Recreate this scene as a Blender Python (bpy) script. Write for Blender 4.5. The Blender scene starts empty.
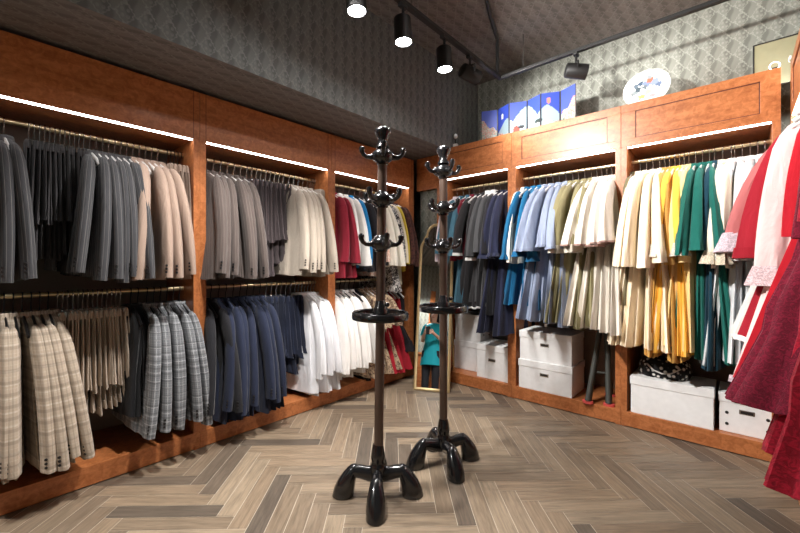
import bpy, math, random
from mathutils import Vector, Matrix
PI = math.pi
sc = bpy.context.scene
col = sc.collection
sc.view_settings.view_transform = 'Standard'
sc.view_settings.look = 'None'
sc.view_settings.gamma = 1.0
sc.view_settings.use_curve_mapping = False
sc.view_settings.exposure = 0.0

# ------------------------------------------------------------------ helpers
def lin(c):
    return tuple(((v/255)/12.92 if v/255 <= .04045 else ((v/255+.055)/1.055)**2.4) for v in c)

class MB:
    """collects geometry for one mesh"""
    def __init__(s):
        s.v = []; s.f = []; s.m = []; s.uv = []; s.col = None
    def face(s, idx, mat=0, uv=None):
        s.f.append(tuple(idx)); s.m.append(mat); s.uv.append(uv)
    def box(s, x0, x1, y0, y1, z0, z1, mat=0, mats=None):
        b = len(s.v)
        s.v += [(x0,y0,z0),(x1,y0,z0),(x1,y1,z0),(x0,y1,z0),(x0,y0,z1),(x1,y0,z1),(x1,y1,z1),(x0,y1,z1)]
        for k, q in enumerate([(3,2,1,0),(4,5,6,7),(0,1,5,4),(1,2,6,5),(2,3,7,6),(3,0,4,7)]):
            s.face([b+i for i in q], mats[k] if mats else mat)
        return s
    def loft(s, rings, mat=0, cap0=True, cap1=True, per=1.0, closed=True, matf=None):
        n = len(rings[0]); b = len(s.v); vv = [0.0]
        for k in range(1, len(rings)):
            vv.append(vv[-1] + (Vector(rings[k][n//4]) - Vector(rings[k-1][n//4])).length)
        for r in rings: s.v += [tuple(p) for p in r]
        for k in range(len(rings)-1):
            for i in range(n if closed else n-1):
                j = (i+1) % n
                u0, u1 = i/n*per, (i+1)/n*per
                mm = matf(k, i) if matf else mat
                s.face((b+k*n+i, b+k*n+j, b+(k+1)*n+j, b+(k+1)*n+i), mm, ((u0,-vv[k]),(u1,-vv[k]),(u1,-vv[k+1]),(u0,-vv[k+1])))
        if cap0: s.face([b+i for i in range(n)][::-1], mat)
        if cap1: s.face([b+(len(rings)-1)*n+i for i in range(n)], mat)
        return s
    def tube(s, pts, r, n=10, mat=0, caps=True, flat=None):
        pts = [Vector(p) for p in pts]
        rs = r if isinstance(r, (list, tuple)) else [r]*len(pts)
        rings = []; up = None
        for k, p in enumerate(pts):
            t = (pts[min(k+1, len(pts)-1)] - pts[max(k-1, 0)]).normalized()
            if up is None:
                a = Vector((0,0,1)) if abs(t.z) < .9 else Vector((1,0,0))
                x = t.cross(a).normalized()
            else:
                x = (up - t*up.dot(t)).normalized()
            up = x; y = t.cross(x)
            ra, rb = rs[k] if isinstance(rs[k], tuple) else (rs[k], rs[k])
            rings.append([p + x*math.cos(2*PI*i/n)*ra + y*math.sin(2*PI*i/n)*rb for i in range(n)])
        return s.loft(rings, mat, caps, caps)
    def lathe(s, prof, n=24, c=(0,0,0), mat=0, closed=False, squash=1.0, M=None):
        rings = []
        for r, z in prof:
            ring = [Vector((c[0]+r*math.cos(2*PI*i/n), c[1]+r*math.sin(2*PI*i/n)*squash, c[2]+z)) for i in range(n)]
            if M: ring = [M @ p for p in ring]
            rings.append(ring)
        if closed: rings.append(rings[0])
        return s.loft(rings, mat, not closed, not closed)
    def ball(s, c, r, n=12, mat=0, sz=1.0):
        k = 8
        return s.lathe([(max(r*math.sin(PI*i/k), 1e-4), -r*sz*math.cos(PI*i/k)) for i in range(k+1)], n, c, mat)
    def build(s, name, mats, parent=None, smooth=True, bevel=0, loc=None, angle=50):
        me = bpy.data.meshes.new(name)
        me.from_pydata(s.v, [], s.f)
        if not isinstance(mats, (list, tuple)): mats = [mats]
        for m in mats: me.materials.append(m)
        me.polygons.foreach_set('material_index', s.m)
        if any(u is not None for u in s.uv):
            ul = me.uv_layers.new(name='UVMap'); flat = []
            for f, u in zip(s.f, s.uv):
                if u is None:
                    for i in f: flat += [s.v[i][0], s.v[i][2]]
                else:
                    for a in u: flat += [a[0], a[1]]
            ul.data.foreach_set('uv', flat)
        if s.col is not None:
            ca = me.color_attributes.new('Paint', 'FLOAT_COLOR', 'CORNER'); fl = []
            for f, c in zip(s.f, s.col):
                for _ in f: fl += [c[0], c[1], c[2], 1]
            ca.data.foreach_set('color', fl)
        me.update()
        if smooth:
            me.polygons.foreach_set('use_smooth', [True]*len(me.polygons))
            me.set_sharp_from_angle(angle=math.radians(angle))
        o = bpy.data.objects.new(name, me); col.objects.link(o)
        if parent: o.parent = parent
        if loc: o.location = loc
        if bevel:
            b = o.modifiers.new('Bevel', 'BEVEL'); b.width = bevel; b.segments = 2; b.limit_method = 'ANGLE'; b.angle_limit = math.radians(40)
        return o

def tag(o, label=None, cat=None, group=None, kind=None):
    if label: o['label'] = label
    if cat: o['category'] = cat
    if group: o['group'] = group
    if kind: o['kind'] = kind
    return o

def thing(name, label, cat, loc=(0,0,0), rz=0, group=None):
    o = bpy.data.objects.new(name, None); col.objects.link(o)
    o.empty_display_size = .1
    o.location = loc; o.rotation_euler = (0,0,rz)
    return tag(o, label, cat, group)

def dup(root):
    r = root.copy(); col.objects.link(r)
    for ch in list(root.children):
        c = ch.copy(); col.objects.link(c); c.parent = r
        for g in list(ch.children):
            d = g.copy(); col.objects.link(d); d.parent = c
    return r

ORD = ['first','second','third','fourth','fifth','sixth','seventh','eighth','ninth','tenth','eleventh','twelfth','thirteenth','fourteenth','fifteenth','sixteenth']

# ------------------------------------------------------------------ materials
class NT:
    def __init__(s, name):
        s.mat = bpy.data.materials.new(name); s.mat.use_nodes = True
        s.t = s.mat.node_tree; s.t.nodes.clear()
        s.out = s.t.nodes.new('ShaderNodeOutputMaterial')
    def n(s, typ, **kw):
        x = s.t.nodes.new(typ)
        for k, v in kw.items(): setattr(x, k, v)
        return x
    def link(s, a, b): s.t.links.new(a, b)
    def val(s, sock, v):
        if hasattr(v, 'is_linked') or isinstance(v, bpy.types.NodeSocket): s.link(v, sock)
        else: sock.default_value = v
    def m(s, op, a, b=None, c=None):
        x = s.n('ShaderNodeMath', operation=op); s.val(x.inputs[0], a)
        if b is not None: s.val(x.inputs[1], b)
        if c is not None: s.val(x.inputs[2], c)
        return x.outputs[0]
    def step(s, x, e0, e1):
        r = s.n('ShaderNodeMapRange', interpolation_type='SMOOTHSTEP'); s.val(r.inputs[0], x)
        r.inputs[1].default_value = e0; r.inputs[2].default_value = e1
        return r.outputs[0]
    def mix(s, f, a, b):
        x = s.n('ShaderNodeMix', data_type='RGBA'); s.val(x.inputs[0], f)
        for sock, v in ((x.inputs[6], a), (x.inputs[7], b)):
            if isinstance(v, bpy.types.NodeSocket): s.link(v, sock)
            else: sock.default_value = (*v[:3], 1)
        return x.outputs[2]
    def noise(s, vec, scale, detail=3, rough=.5, dist=0):
        x = s.n('ShaderNodeTexNoise'); x.inputs['Scale'].default_value = scale; x.inputs['Detail'].default_value = detail
        x.inputs['Roughness'].default_value = rough; x.inputs['Distortion'].default_value = dist
        if vec is not None: s.link(vec, x.inputs['Vector'])
        return x.outputs['Fac']
    def coord(s, which='Object', scale=None):
        c = s.n('ShaderNodeTexCoord').outputs[which]
        if scale:
            mp = s.n('ShaderNodeMapping'); s.link(c, mp.inputs[0]); mp.inputs['Scale'].default_value = scale; c = mp.outputs[0]
        return c
    def sep(s, v):
        x = s.n('ShaderNodeSeparateXYZ'); s.link(v, x.inputs[0]); return x.outputs
    def bsdf(s, color, rough=.8, metal=0, bump=None, bstr=.2, bdist=.002, spec=.5, sheen=0, coat=0):
        b = s.n('ShaderNodeBsdfPrincipled')
        if isinstance(color, bpy.types.NodeSocket): s.link(color, b.inputs['Base Color'])
        else: b.inputs['Base Color'].default_value = (*color[:3], 1)
        s.val(b.inputs['Roughness'], rough); b.inputs['Metallic'].default_value = metal
        b.inputs['Specular IOR Level'].default_value = spec
        b.inputs['Sheen Weight'].default_value = sheen
        b.inputs['Coat Weight'].default_value = coat
        if bump is not None:
            bp = s.n('ShaderNodeBump'); bp.inputs['Strength'].default_value = bstr; bp.inputs['Distance'].default_value = bdist
            s.link(bump, bp.inputs['Height']); s.link(bp.outputs[0], b.inputs['Normal'])
        s.link(b.outputs[0], s.out.inputs[0])
        return s.mat

def plain(name, c, rough=.5, metal=0, **kw):
    t = NT(name)
    nz = t.noise(t.coord(), 30, 2)
    c = lin(c)
    return t.bsdf(t.mix(nz, tuple(v*.93 for v in c), tuple(min(v*1.07, 1) for v in c)), rough, metal, **kw)

def emit(name, c, strength):
    t = NT(name); e = t.n('ShaderNodeEmission'); e.inputs[0].default_value = (*c, 1); e.inputs[1].default_value = strength
    t.link(e.outputs[0], t.out.inputs[0]); return t.mat

def wood(name, base, dark, vertical=False, rough=.34):
    t = NT(name)
    sc_ = (9, 9, 1.4) if vertical else (1.4, 1.4, 9)
    g = t.noise(t.coord('Object', sc_), 4.0, 6, .6, .8)
    burl = t.noise(t.coord(), 30, 5, .62, 1.0)
    fine = t.noise(t.coord('Object', (40,40,5) if vertical else (5,5,40)), 10, 3, .6)
    f = t.m('ADD', t.m('MULTIPLY', g, .40), t.m('ADD', t.m('MULTIPLY', burl, .62), t.m('MULTIPLY', fine, .16)))
    c = t.mix(t.step(f, .40, .78), lin(dark), lin(base))
    return t.bsdf(c, rough, bump=burl, bstr=.04, spec=.4)

def wallpaper(name, axes, base, light, dark, pu=.088, pv=.112):
    t = NT(name); s = t.sep(t.coord())
    U = t.m('MULTIPLY', s[axes[0]], 2*PI/pu); V = t.m('MULTIPLY', s[axes[1]], 2*PI/pv)
    wob = t.m('MULTIPLY', t.m('SINE', V), .55)
    band = t.m('SINE', t.m('ADD', U, wob))
    jag = t.m('MULTIPLY', t.m('SINE', t.m('MULTIPLY', V, 5)), t.m('MULTIPLY', t.m('COSINE', t.m('MULTIPLY', U, 3)), .28))
    lat = t.m('ADD', t.m('ADD', t.m('COSINE', U), t.m('MULTIPLY', t.m('COSINE', V), .9)), jag)
    line = t.m('SUBTRACT', 1, t.step(t.m('ABSOLUTE', t.m('SUBTRACT', lat, .20)), .10, .40))
    cross = t.step(t.m('ABSOLUTE', t.m('MULTIPLY', t.m('SINE', t.m('MULTIPLY', U, 2)), t.m('SINE', t.m('MULTIPLY', V, 2)))), .35, .75)
    inner = t.m('MULTIPLY', cross, t.step(lat, .3, .7))
    det = t.m('MULTIPLY', t.m('SINE', t.m('MULTIPLY', U, 3)), t.m('SINE', t.m('MULTIPLY', V, 3)))
    orn = t.m('MULTIPLY', t.m('MAXIMUM', line, t.m('MULTIPLY', inner, .7)), t.m('ADD', .75, t.m('MULTIPLY', det, .35)))
    nz = t.noise(t.coord(), 220, 2)
    c = t.mix(t.step(band, -.2, .8), lin(base), lin(dark))
    c = t.mix(t.m('MULTIPLY', orn, .7), c, lin(light))
    c = t.mix(t.m('MULTIPLY', nz, .18), c, lin(dark))
    return t.bsdf(c, .72, bump=orn, bstr=.12, bdist=.001, spec=.3)

_fab = {}
def fabric(c, kind='solid', c2=None, p=.022, rough=.9):
    key = (c, kind, c2, p)
    if key in _fab: return _fab[key]
    t = NT('fabric_%s_%d' % (kind, len(_fab)))
    uv = t.coord('UV'); s = t.sep(uv)
    big = t.noise(t.coord('Object'), 7, 3)
    weave = t.noise(t.coord('Object'), 420, 1)
    L = lin(c)
    base = t.mix(big, tuple(v*.86 for v in L), tuple(min(1, v*1.1) for v in L))
    if kind == 'pinstripe':
        k = t.m('ABSOLUTE', t.m('SUBTRACT', t.m('FRACT', t.m('DIVIDE', s[0], p)), .5))
        base = t.mix(t.m('MULTIPLY', t.m('SUBTRACT', 1, t.step(k, .03, .10)), .75), base, lin(c2))
    elif kind == 'plaid':
        for ax, pp, w, a in ((0, p, .09, .7), (1, p*1.15, .09, .7), (0, p/3, .16, .28), (1, p/3, .16, .28)):
            k = t.m('ABSOLUTE', t.m('SUBTRACT', t.m('FRACT', t.m('DIVIDE', s[ax], pp)), .5))
            base = t.mix(t.m('MULTIPLY', t.m('SUBTRACT', 1, t.step(k, w*.5, w)), a), base, lin(c2))
        for ax in (0, 1):
            k = t.m('ABSOLUTE', t.m('SUBTRACT', t.m('FRACT', t.m('ADD', t.m('DIVIDE', s[ax], p), .5)), .5))
            base = t.mix(t.m('MULTIPLY', t.m('SUBTRACT', 1, t.step(k, .1, .24)), .4), base, tuple(v*.45 for v in L))
    elif kind == 'spots':
        v = t.n('ShaderNodeTexVoronoi'); v.inputs['Scale'].default_value = 1/p; t.link(t.coord('Object'), v.inputs['Vector'])
        base = t.mix(t.m('SUBTRACT', 1, t.step(v.outputs['Distance'], .22, .42)), base, lin(c2))
    elif kind == 'floral':
        n1 = t.noise(t.coord('Object'), 1/p, 4, .7, 1.5)
        base = t.mix(t.step(n1, .47, .56), base, lin(c2))
    elif kind == 'lace':
        n1 = t.noise(t.coord('Object'), 1/p, 3, .6, 2.0)
        base = t.mix(t.step(n1, .44, .6), tuple(v*.6 for v in L), L)
        weave = n1
    if kind == 'lace': m = t.bsdf(base, rough, bump=weave, bstr=.6, bdist=.006, spec=.25, sheen=.15)
    else:
        wr = t.noise(t.coord('Object', (16,16,5)), 1.0, 3, .55, .6)
        m = t.bsdf(base, rough, bump=t.m('ADD', wr, t.m('MULTIPLY', weave, .03)), bstr=.55, bdist=.02, spec=.2, sheen=.1)
    _fab[key] = m
    return m

WOOD = wood('cherry_wood', (196,124,76), (150,86,46))
WOODV = wood('cherry_wood_upright', (196,124,76), (150,86,46), True)
WOODD = plain('groove_shadow_wood', (96,46,28), .5)
BACK = plain('taupe_laminate', (150,136,124), .6)
WP_X = wallpaper('wallpaper_yz', (1,2), (112,114,111), (138,141,137), (94,96,94))  # same paper in a darker copy, shade put into the colour
WP_Y = wallpaper('wallpaper_xz', (0,2), (142,144,135), (180,182,172), (118,120,112))  # same paper in a lighter copy, spotlight wash put into the colour
WP_Z = wallpaper('wallpaper_xy', (0,1), (116,110,106), (138,134,129), (100,95,91))  # same paper browned, warm bounce off the wood put into the colour
BRASS = plain('brushed_brass', (228,208,166), .28, 1)
STEEL = plain('steel', (190,190,188), .25, 1)
BLACK = plain('black_lacquer', (22,22,24), .22, 0, coat=.4)
BLACKM = plain('black_matte', (30,29,29), .5)
POLE = plain('dark_brown_pole', (84,66,56), .35)
WHITEP = plain('white_plastic', (232,230,228), .4)
BLACKP = plain('black_plastic', (28,28,30), .4)
CARD = plain('white_card', (244,244,244), .6)
GOLD = plain('gilt', (206,182,136), .4, .7)
STRIP = emit('strip_diffuser', (1,.97,.95), 12)
LENS = emit('lamp_lens', (1,.98,.96), 60)

# ------------------------------------------------------------------ setting
CEIL = 2.99; X0, X1, Y0, Y1 = -.50, 3.16, -4.6, .50
def struct(name, mb, mat, **kw):
    o = mb.build(name, mat, None, **kw); o['kind'] = 'structure'; return o

# herringbone floor
def build_floor():
    rng = random.Random(5)
    ang = math.radians(43); ca, sa = math.cos(ang), math.sin(ang)
    W, L, g = .082, .492, .0012
    n = 6
    tones = [(160,139,116),(152,132,110),(142,124,104),(134,117,99),(118,104,90),(158,139,117),(148,130,110),(168,149,126),(108,96,84),(138,120,101),(150,133,113)]
    mb = MB(); mb.col = []
    def plank(u0, v0, u1, v1, along_u):
        pts = [(u0+g,v0+g),(u1-g,v0+g),(u1-g,v1-g),(u0+g,v1-g)]
        P = [(1.2-u*ca - v*sa, -1.6-u*sa + v*ca) for u, v in pts][::-1]; pts = pts[::-1]
        # clip against the room rectangle
        Q = list(zip(P, pts))
        for ax, lim, sg in ((0,X0,1),(0,X1,-1),(1,Y0,1),(1,Y1,-1)):
            R = []
            for i in range(len(Q)):
                a, b = Q[i], Q[(i+1) % len(Q)]
                da, db = sg*(a[0][ax]-lim), sg*(b[0][ax]-lim)
                if da >= 0: R.append(a)
                if (da >= 0) != (db >= 0):
                    t = da/(da-db)
                    R.append((tuple(a[0][k]+(b[0][k]-a[0][k])*t for k in (0,1)), tuple(a[1][k]+(b[1][k]-a[1][k])*t for k in (0,1))))
            Q = R
            if len(Q) < 3: return
        b = len(mb.v); off = rng.uniform(0, 50)
        mb.v += [(q[0][0], q[0][1], 0) for q in Q]
        uv = [((q[1][0], q[1][1]+off) if along_u else (q[1][1], q[1][0]+off)) for q in Q]
        mb.face(range(b, b+len(Q)), 0, uv)
        mb.col.append(lin(rng.choice(tones)))
    # along-u planks at (i*W*... ) standard herringbone tiling with a step of one width
    for i in range(-60, 60):
        for j in range(-9, 10):
            # column j shifts along the (1,-1) diagonal by one plank length
            bu, bv = i*W + j*L, i*W - j*L
            if abs(bu) > 6 or abs(bv) > 6: continue
            plank(bu, bv, bu+L, bv+W, True)
            plank(bu, bv+W, bu+W, bv+W+L, False)
    t = NT('wood_look_tile')
    at = t.n('ShaderNodeVertexColor', layer_name='Paint').outputs[0]
    uv = t.coord('UV', (1.6, 22, 1))
    g1 = t.noise(uv, 3.0, 5, .65, .6); g2 = t.noise(t.coord('UV', (6, 130, 1)), 3, 3)
    mul = t.m('ADD', -.07, t.m('ADD', t.m('MULTIPLY', g1, 1.12), t.m('MULTIPLY', g2, .42)))
    mm = t.n('ShaderNodeVectorMath', operation='SCALE'); t.link(at, mm.inputs[0]); t.link(mul, mm.inputs['Scale'])
    m = t.bsdf(mm.outputs[0], t.m('ADD', .33, t.m('MULTIPLY', g1, .18)), bump=g1, bstr=.05, spec=.4)
    grout = plain('pale_grout', (196,184,168), .8)
    # grout bed just under the tiles, in the same floor mesh
    b = len(mb.v); mb.v += [(X0,Y0,-.0012),(X1,Y0,-.0012),(X1,Y1,-.0012),(X0,Y1,-.0012)]
    mb.face((b,b+1,b+2,b+3), 1, ((0,0),(1,0),(1,1),(0,1))); mb.col.append((1,1,1))
    o = struct('floor', mb, [m, grout], smooth=False)
build_floor()

struct('ceiling', MB().box(X0-.1, X1+.1, Y0-.1, Y1+.1, CEIL, CEIL+.1), WP_Z, smooth=False)
struct('wall_right', MB().box(X0-.1, X1+.1, Y1, Y1+.1, -.05, CEIL), WP_Y, smooth=False)
struct('wall_left', MB().box(X0-.1, X0, Y0, Y1, -.05, CEIL), WP_X, smooth=False)
struct('wall_side', MB().box(X1, X1+.1, Y0, Y1, -.05, CEIL), WP_X, smooth=False)
struct('wall_back', MB().box(X0-.1, X1+.1, Y0-.1, Y0, -.05, CEIL), WP_Y, smooth=False)
# dropped soffit above the suits wardrobes: papered underside and face
sof = MB().box(X0, .42, Y0, Y1, 2.192, CEIL-.0005, mats=[1,0,0,0,0,0])
struct('wall_soffit', sof, [WP_X, WP_Z], smooth=False)
struct('trim_1', MB().box(X0, 2.4, Y0, Y0+.02, 0, 1.02).box(X0, 2.4, Y0, Y0+.035, 1.02, 1.06), WOOD, smooth=False)
struct('trim_2', MB().box(1.42, 1.52, Y0, Y0+.06, 0, 2.4), WOODV, smooth=False)

# ------------------------------------------------------------------ wardrobes (local: x along the run, front at y=0, inside towards +y)
def wardrobe(label, loc, rz, w, top, strip_z, rails, depth=.42, shaker=False, e0=.036, e1=.036, hook=None):
    t = thing('wardrobe', label, 'wardrobe', loc, rz, 'built-in cherry wood wardrobes')
    for a, b in ((0, e0), (w-e1, w)):
        MB().box(a, b, 0, depth, 0, strip_z).build('side_panel', WOODV, t, False, .0015)
    hb = MB()
    if shaker:
        fr = .055
        hb.box(0, w, .006, .024, strip_z, top)
        hb.box(0.001, w-.001, 0, .006, top-fr, top).box(0.001, w-.001, 0, .006, strip_z, strip_z+fr)
        hb.box(.001, fr+.03, 0, .006, strip_z+fr, top-fr).box(w-fr-.03, w-.001, 0, .006, strip_z+fr, top-fr)
    else:
        hb.box(.001, w-.001, 0, .024, strip_z, top)
    h = hb.build('header', WOOD, t, False, .0012)
    gm = MB()
    if shaker:
        a, b, c, d = fr+.03, w-fr-.03, strip_z+fr, top-fr
        for q in ((a,b,c,c+.005),(a,b,d-.005,d),(a,a+.005,c,d),(b-.005,b,c,d)):
            MB().box(q[0],q[1],.0035,.0065,q[2],q[3]).build('groove', WOODD, h, False)
    else:
        for q in (.034, w-.037):
            MB().box(q,q+.003,-.0008,.002,strip_z,top).build('groove', WOODD, h, False)
    MB().box(.001, w-.001, .024, depth, top-.02, top-.001).build('top_board', WOOD, t, False)
    MB().box(e0, w-e1, .024, depth, strip_z, strip_z+.018).build('canopy_board', WOOD, t, False)
    MB().box(e0, w-e1, depth-.012, depth, .1, strip_z).build('back_panel', BACK, t, False)
    MB().box(0.001, w-.001, -.002, .018, 0.006, .104).build('kick_board', WOOD, t, False, .0015)
    MB().box(e0, w-e1, .018, depth-.012, .086, .104).build('bottom_board', WOOD, t, False)
    lt = MB().box(e0+.004, w-e1-.004, 0.004, .022, strip_z-.006, strip_z, mats=[1,0,1,0,0,0]).build('light_strip', [WHITEP, STRIP], t, False)
    for ry, rz_, mat in rails:
        r = MB().tube([(e0, ry, rz_), (w-e1, ry, rz_)], .0125, 14)
        r.build('hanging_rail', mat, t)
    return t

LTOP, LSTRIP = 2.168, 1.878
RXL = -.17; ZU, ZL = 1.81, .97
lb = [(-3.09, -2.085), (-2.085, -1.083), (-1.083, -.045)]
llab = ['wardrobe of charcoal, tan and check suits, farthest from the standing mirror',
        'middle suit wardrobe holding navy jackets under brown pinstripe jackets',
        'narrow suit-side wardrobe of blouses beside the standing mirror']
for (a, b), lab in zip(lb, llab):
    # local +x runs along world +Y, inside towards world -X
    wardrobe(lab, (0, a, 0), PI/2, b-a, LTOP, LSTRIP, [(.17, ZU, BRASS), (.17, ZL, BRASS)], .495, e1=.036 if b < -.1 else .08)
RTOP, RSTRIP = 2.225, 1.93
RYR = .14; ZR = 1.85
rb = [(.255, 1.03), (1.03, 1.838), (1.838, 2.625)]
rlab = ['dress wardrobe next to the standing mirror with dark dresses',
        'middle dress wardrobe with blue, olive and greige coats',
        'dress wardrobe with cream, mustard and green dresses']
for k, ((a, b), lab) in enumerate(zip(rb, rlab)):
    wardrobe(lab, (a, 0, 0), 0, b-a, RTOP if k else RTOP, RSTRIP, [(RYR, ZR, BRASS)], .495, True, e0=.09 if k == 0 else .036)
# side wardrobe with red dresses
SXR, ZS = 2.80, 1.89
wardrobe('side wardrobe of red and pink dresses, at an angle to the cream dresses', (2.66, -.02, 0), -PI/2, 1.3, RTOP, RSTRIP, [(.14, ZS, BRASS)], .49, True)
struct('wall_niche', MB().box(.001, .254, .062, .075, 0, 1.86), WP_Y, smooth=False)
# corner filler over the mirror niche
c = MB().box(.002, .253, .002, .024, 1.86, 2.186).build('trim_3', WOOD, None, False, .0012); c['kind'] = 'structure'

# ------------------------------------------------------------------ hangers
def make_hanger(cat_mat, clip):
    t = thing('clothes_hanger', 'hanger', 'hanger')
    h = MB(); pts = []
    for k in range(10):
        a = math.radians(200 - 225*k/9)
        pts.append((.0155*math.cos(a), 0, .0155*math.sin(a)))
    pts += [(.008,0,-.028), (0,0,-.04), (0,0,-.085)]
    h.tube(pts, .0028, 6); h.build('hook', STEEL if cat_mat is WHITEP else BLACKP, t)
    f = MB()
    if clip:
        f.tube([(-.10,0,-.090),(.10,0,-.090)], .003, 8)
        for x in (-.085, .085): f.box(x-.007, x+.007, -.006, .006, -.112, -.088)
        f.ball((0,0,-.088), .008, 8)
    else:
        f.tube([(-.185,0,-.180),(-.13,0,-.140),(-.06,0,-.104),(0,0,-.080),(.06,0,-.104),(.13,0,-.140),(.185,0,-.180)], [(.006,.010),(.007,.012),(.006,.010),(.008,.008),(.006,.010),(.007,.012),(.006,.010)], 8)
        f.tube([(-.18,0,-.178),(.18,0,-.178)], .004, 6)
    f.build('frame', STEEL if clip and cat_mat is WHITEP else cat_mat, t)
    return t
H_PROTO = {}
def hanger(loc, rz, mat, clip, label, group):
    k = (mat.name, clip)
    if k not in H_PROTO:
        H_PROTO[k] = make_hanger(mat, clip); o = H_PROTO[k]
    else: o = dup(H_PROTO[k])
    o.location = loc; o.rotation_euler = (0,0,rz)
    return tag(o, label, 'hanger', group)

# ------------------------------------------------------------------ garments
def ell(a, b, z, n, ph, amp, k, rng_ph, cx=0, cy=0, e=.8, hemw=0):
    r = []
    for i in range(n):
        th = 2*PI*i/n
        cs, sn = math.cos(th), math.sin(th)
        x = a*math.copysign(abs(cs)**e, cs); y = b*math.copysign(abs(sn)**e, sn)
        f = 1 + amp*math.sin(k*th + ph) + .4*amp*math.sin((k*2+1)*th + rng_ph)
        fx = 1 + .45*(f-1)
        r.append((cx + x*fx, cy + y*f, z + hemw*math.sin(k*th+ph)))
    return r
def interp(tab, x):
    for (x0, *v0), (x1, *v1) in zip(tab, tab[1:]):
        if x <= x1:
            t = (x-x0)/(x1-x0) if x1 > x0 else 0
            return [p+(q-p)*t for p, q in zip(v0, v1)]
    return list(tab[-1][1:])

def sleeve_part(root, side, sp, mats, rng):
    L, r0, r1 = sp['L']*rng.uniform(.95, 1.05), sp.get('r0', .052), sp.get('r1', .044)
    out = sp.get('out', .255); ry = sp.get('ry', .5); sx = sp.get('sx', .150)
    if side < 0: out = min(out, .245)
    dy = rng.uniform(-.012, .012); swing = rng.uniform(-.015, .03) if side > 0 else 0
    rings = []; n = 18; ph = rng.uniform(0, 6)
    T = [0, .03, .08, .16, .28, .42, .56, .70, .84, .94, 1]
    rad = [.012, .034, .6*r0/.052*.052+.014, r0, r0+(r1-r0)*.25, r0+(r1-r0)*.38, r0+(r1-r0)*.5, r0+(r1-r0)*.65, r0+(r1-r0)*.82, r0+(r1-r0)*.94, r1]
    bell = r1 > r0*1.3
    for k, (t, r) in enumerate(zip(T, rad)):
        x = sx + (out - sx)*(1-(1-t)**2.2)+ swing*t*t
        z = -.050 - L*t - .02*(1 if t > .05 else 0)*t
        amp = (sp.get('amp', .06) if r1 < r0*1.25 else .16)*(.4+t) if t > .1 else .02
        rings.append(ell(r, r*ry, z, n, ph + t*2.5, amp, sp.get('k', 5), ph*2, side*x, dy*t, .9))
    # hollow end
    e = rings[-1]; cx = sum(p[0] for p in e)/n; cy = sum(p[1] for p in e)/n
    rings.append([(cx+(p[0]-cx)*.86, cy+(p[1]-cy)*.8, p[2]+.002) for p in e])
    rings.append([(cx+(p[0]-cx)*.6, cy+(p[1]-cy)*.5, p[2]+.05) for p in e])
    mb = MB().loft(rings, 0, per=.22)
    if sp.get('buttons'):
        for q in range(3):
            zc = -.050 - L*(1.0) + .018 + q*.018
            xx = cx + side*0; yy = cy - r1*ry*1.0
            # three buttons along the back edge of the cuff
            M = Matrix.Translation((side*out + side*swing + side*r1*.72, cy - r1*ry*.70, zc-.01)) @ Matrix.Rotation(side*PI/4, 4, 'Z') @ Matrix.Rotation(PI/2, 4, 'X')
            mb.lathe([(.0001,-.002),(.0062,-.002),(.0062,.003),(.0001,.004)], 8, mat=1, M=M)
    o = mb.build('sleeve', mats, root)
    if sp.get('cuff'):
        h, cm, fl = sp['cuff']
        cb = MB(); cr = []
        base = rings[len(T)-1]
        for q in range(6):
            t = q/5; s_ = 1.05 + fl*t
            ruff = .10 if fl > .2 else .01
            cr.append([(cx+(p[0]-cx)*(s_+ruff*t*math.sin(i*2.4)), cy+(p[1]-cy)*(s_+ruff*2*t*math.cos(i*2.4)), p[2]+h*.55-h*t) for i, p in enumerate(base)])
        cr.append([(cx+(p[0]-cx)*.7, cy+(p[1]-cy)*.7, p[2]-h*.35) for p in base])
        cb.loft(cr, 0, per=.2)
        cb.build('cuff', cm, o)
    return o

PROF_JACKET = [(0,.055,.024),(.012,.075,.025),(.03,.112,.026),(.052,.150,.027),(.09,.196,.027),(.14,.208,.027),(.2,.210,.027),(.36,.204,.026),(.5,.222,.027),(.7,.254,.029)]
PROF_SHIRT = [(0,.052,.022),(.012,.072,.023),(.03,.11,.024),(.052,.148,.024),(.09,.192,.025),(.14,.2,.025),(.2,.2,.028),(.4,.2,.028),(.6,.21,.029),(.8,.215,.029)]
PROF_DRESS = [(0,.052,.022),(.012,.072,.023),(.03,.108,.024),(.052,.142,.025),(.09,.178,.026),(.14,.184,.027),(.2,.182,.03),(.36,.150,.03)]

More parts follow.
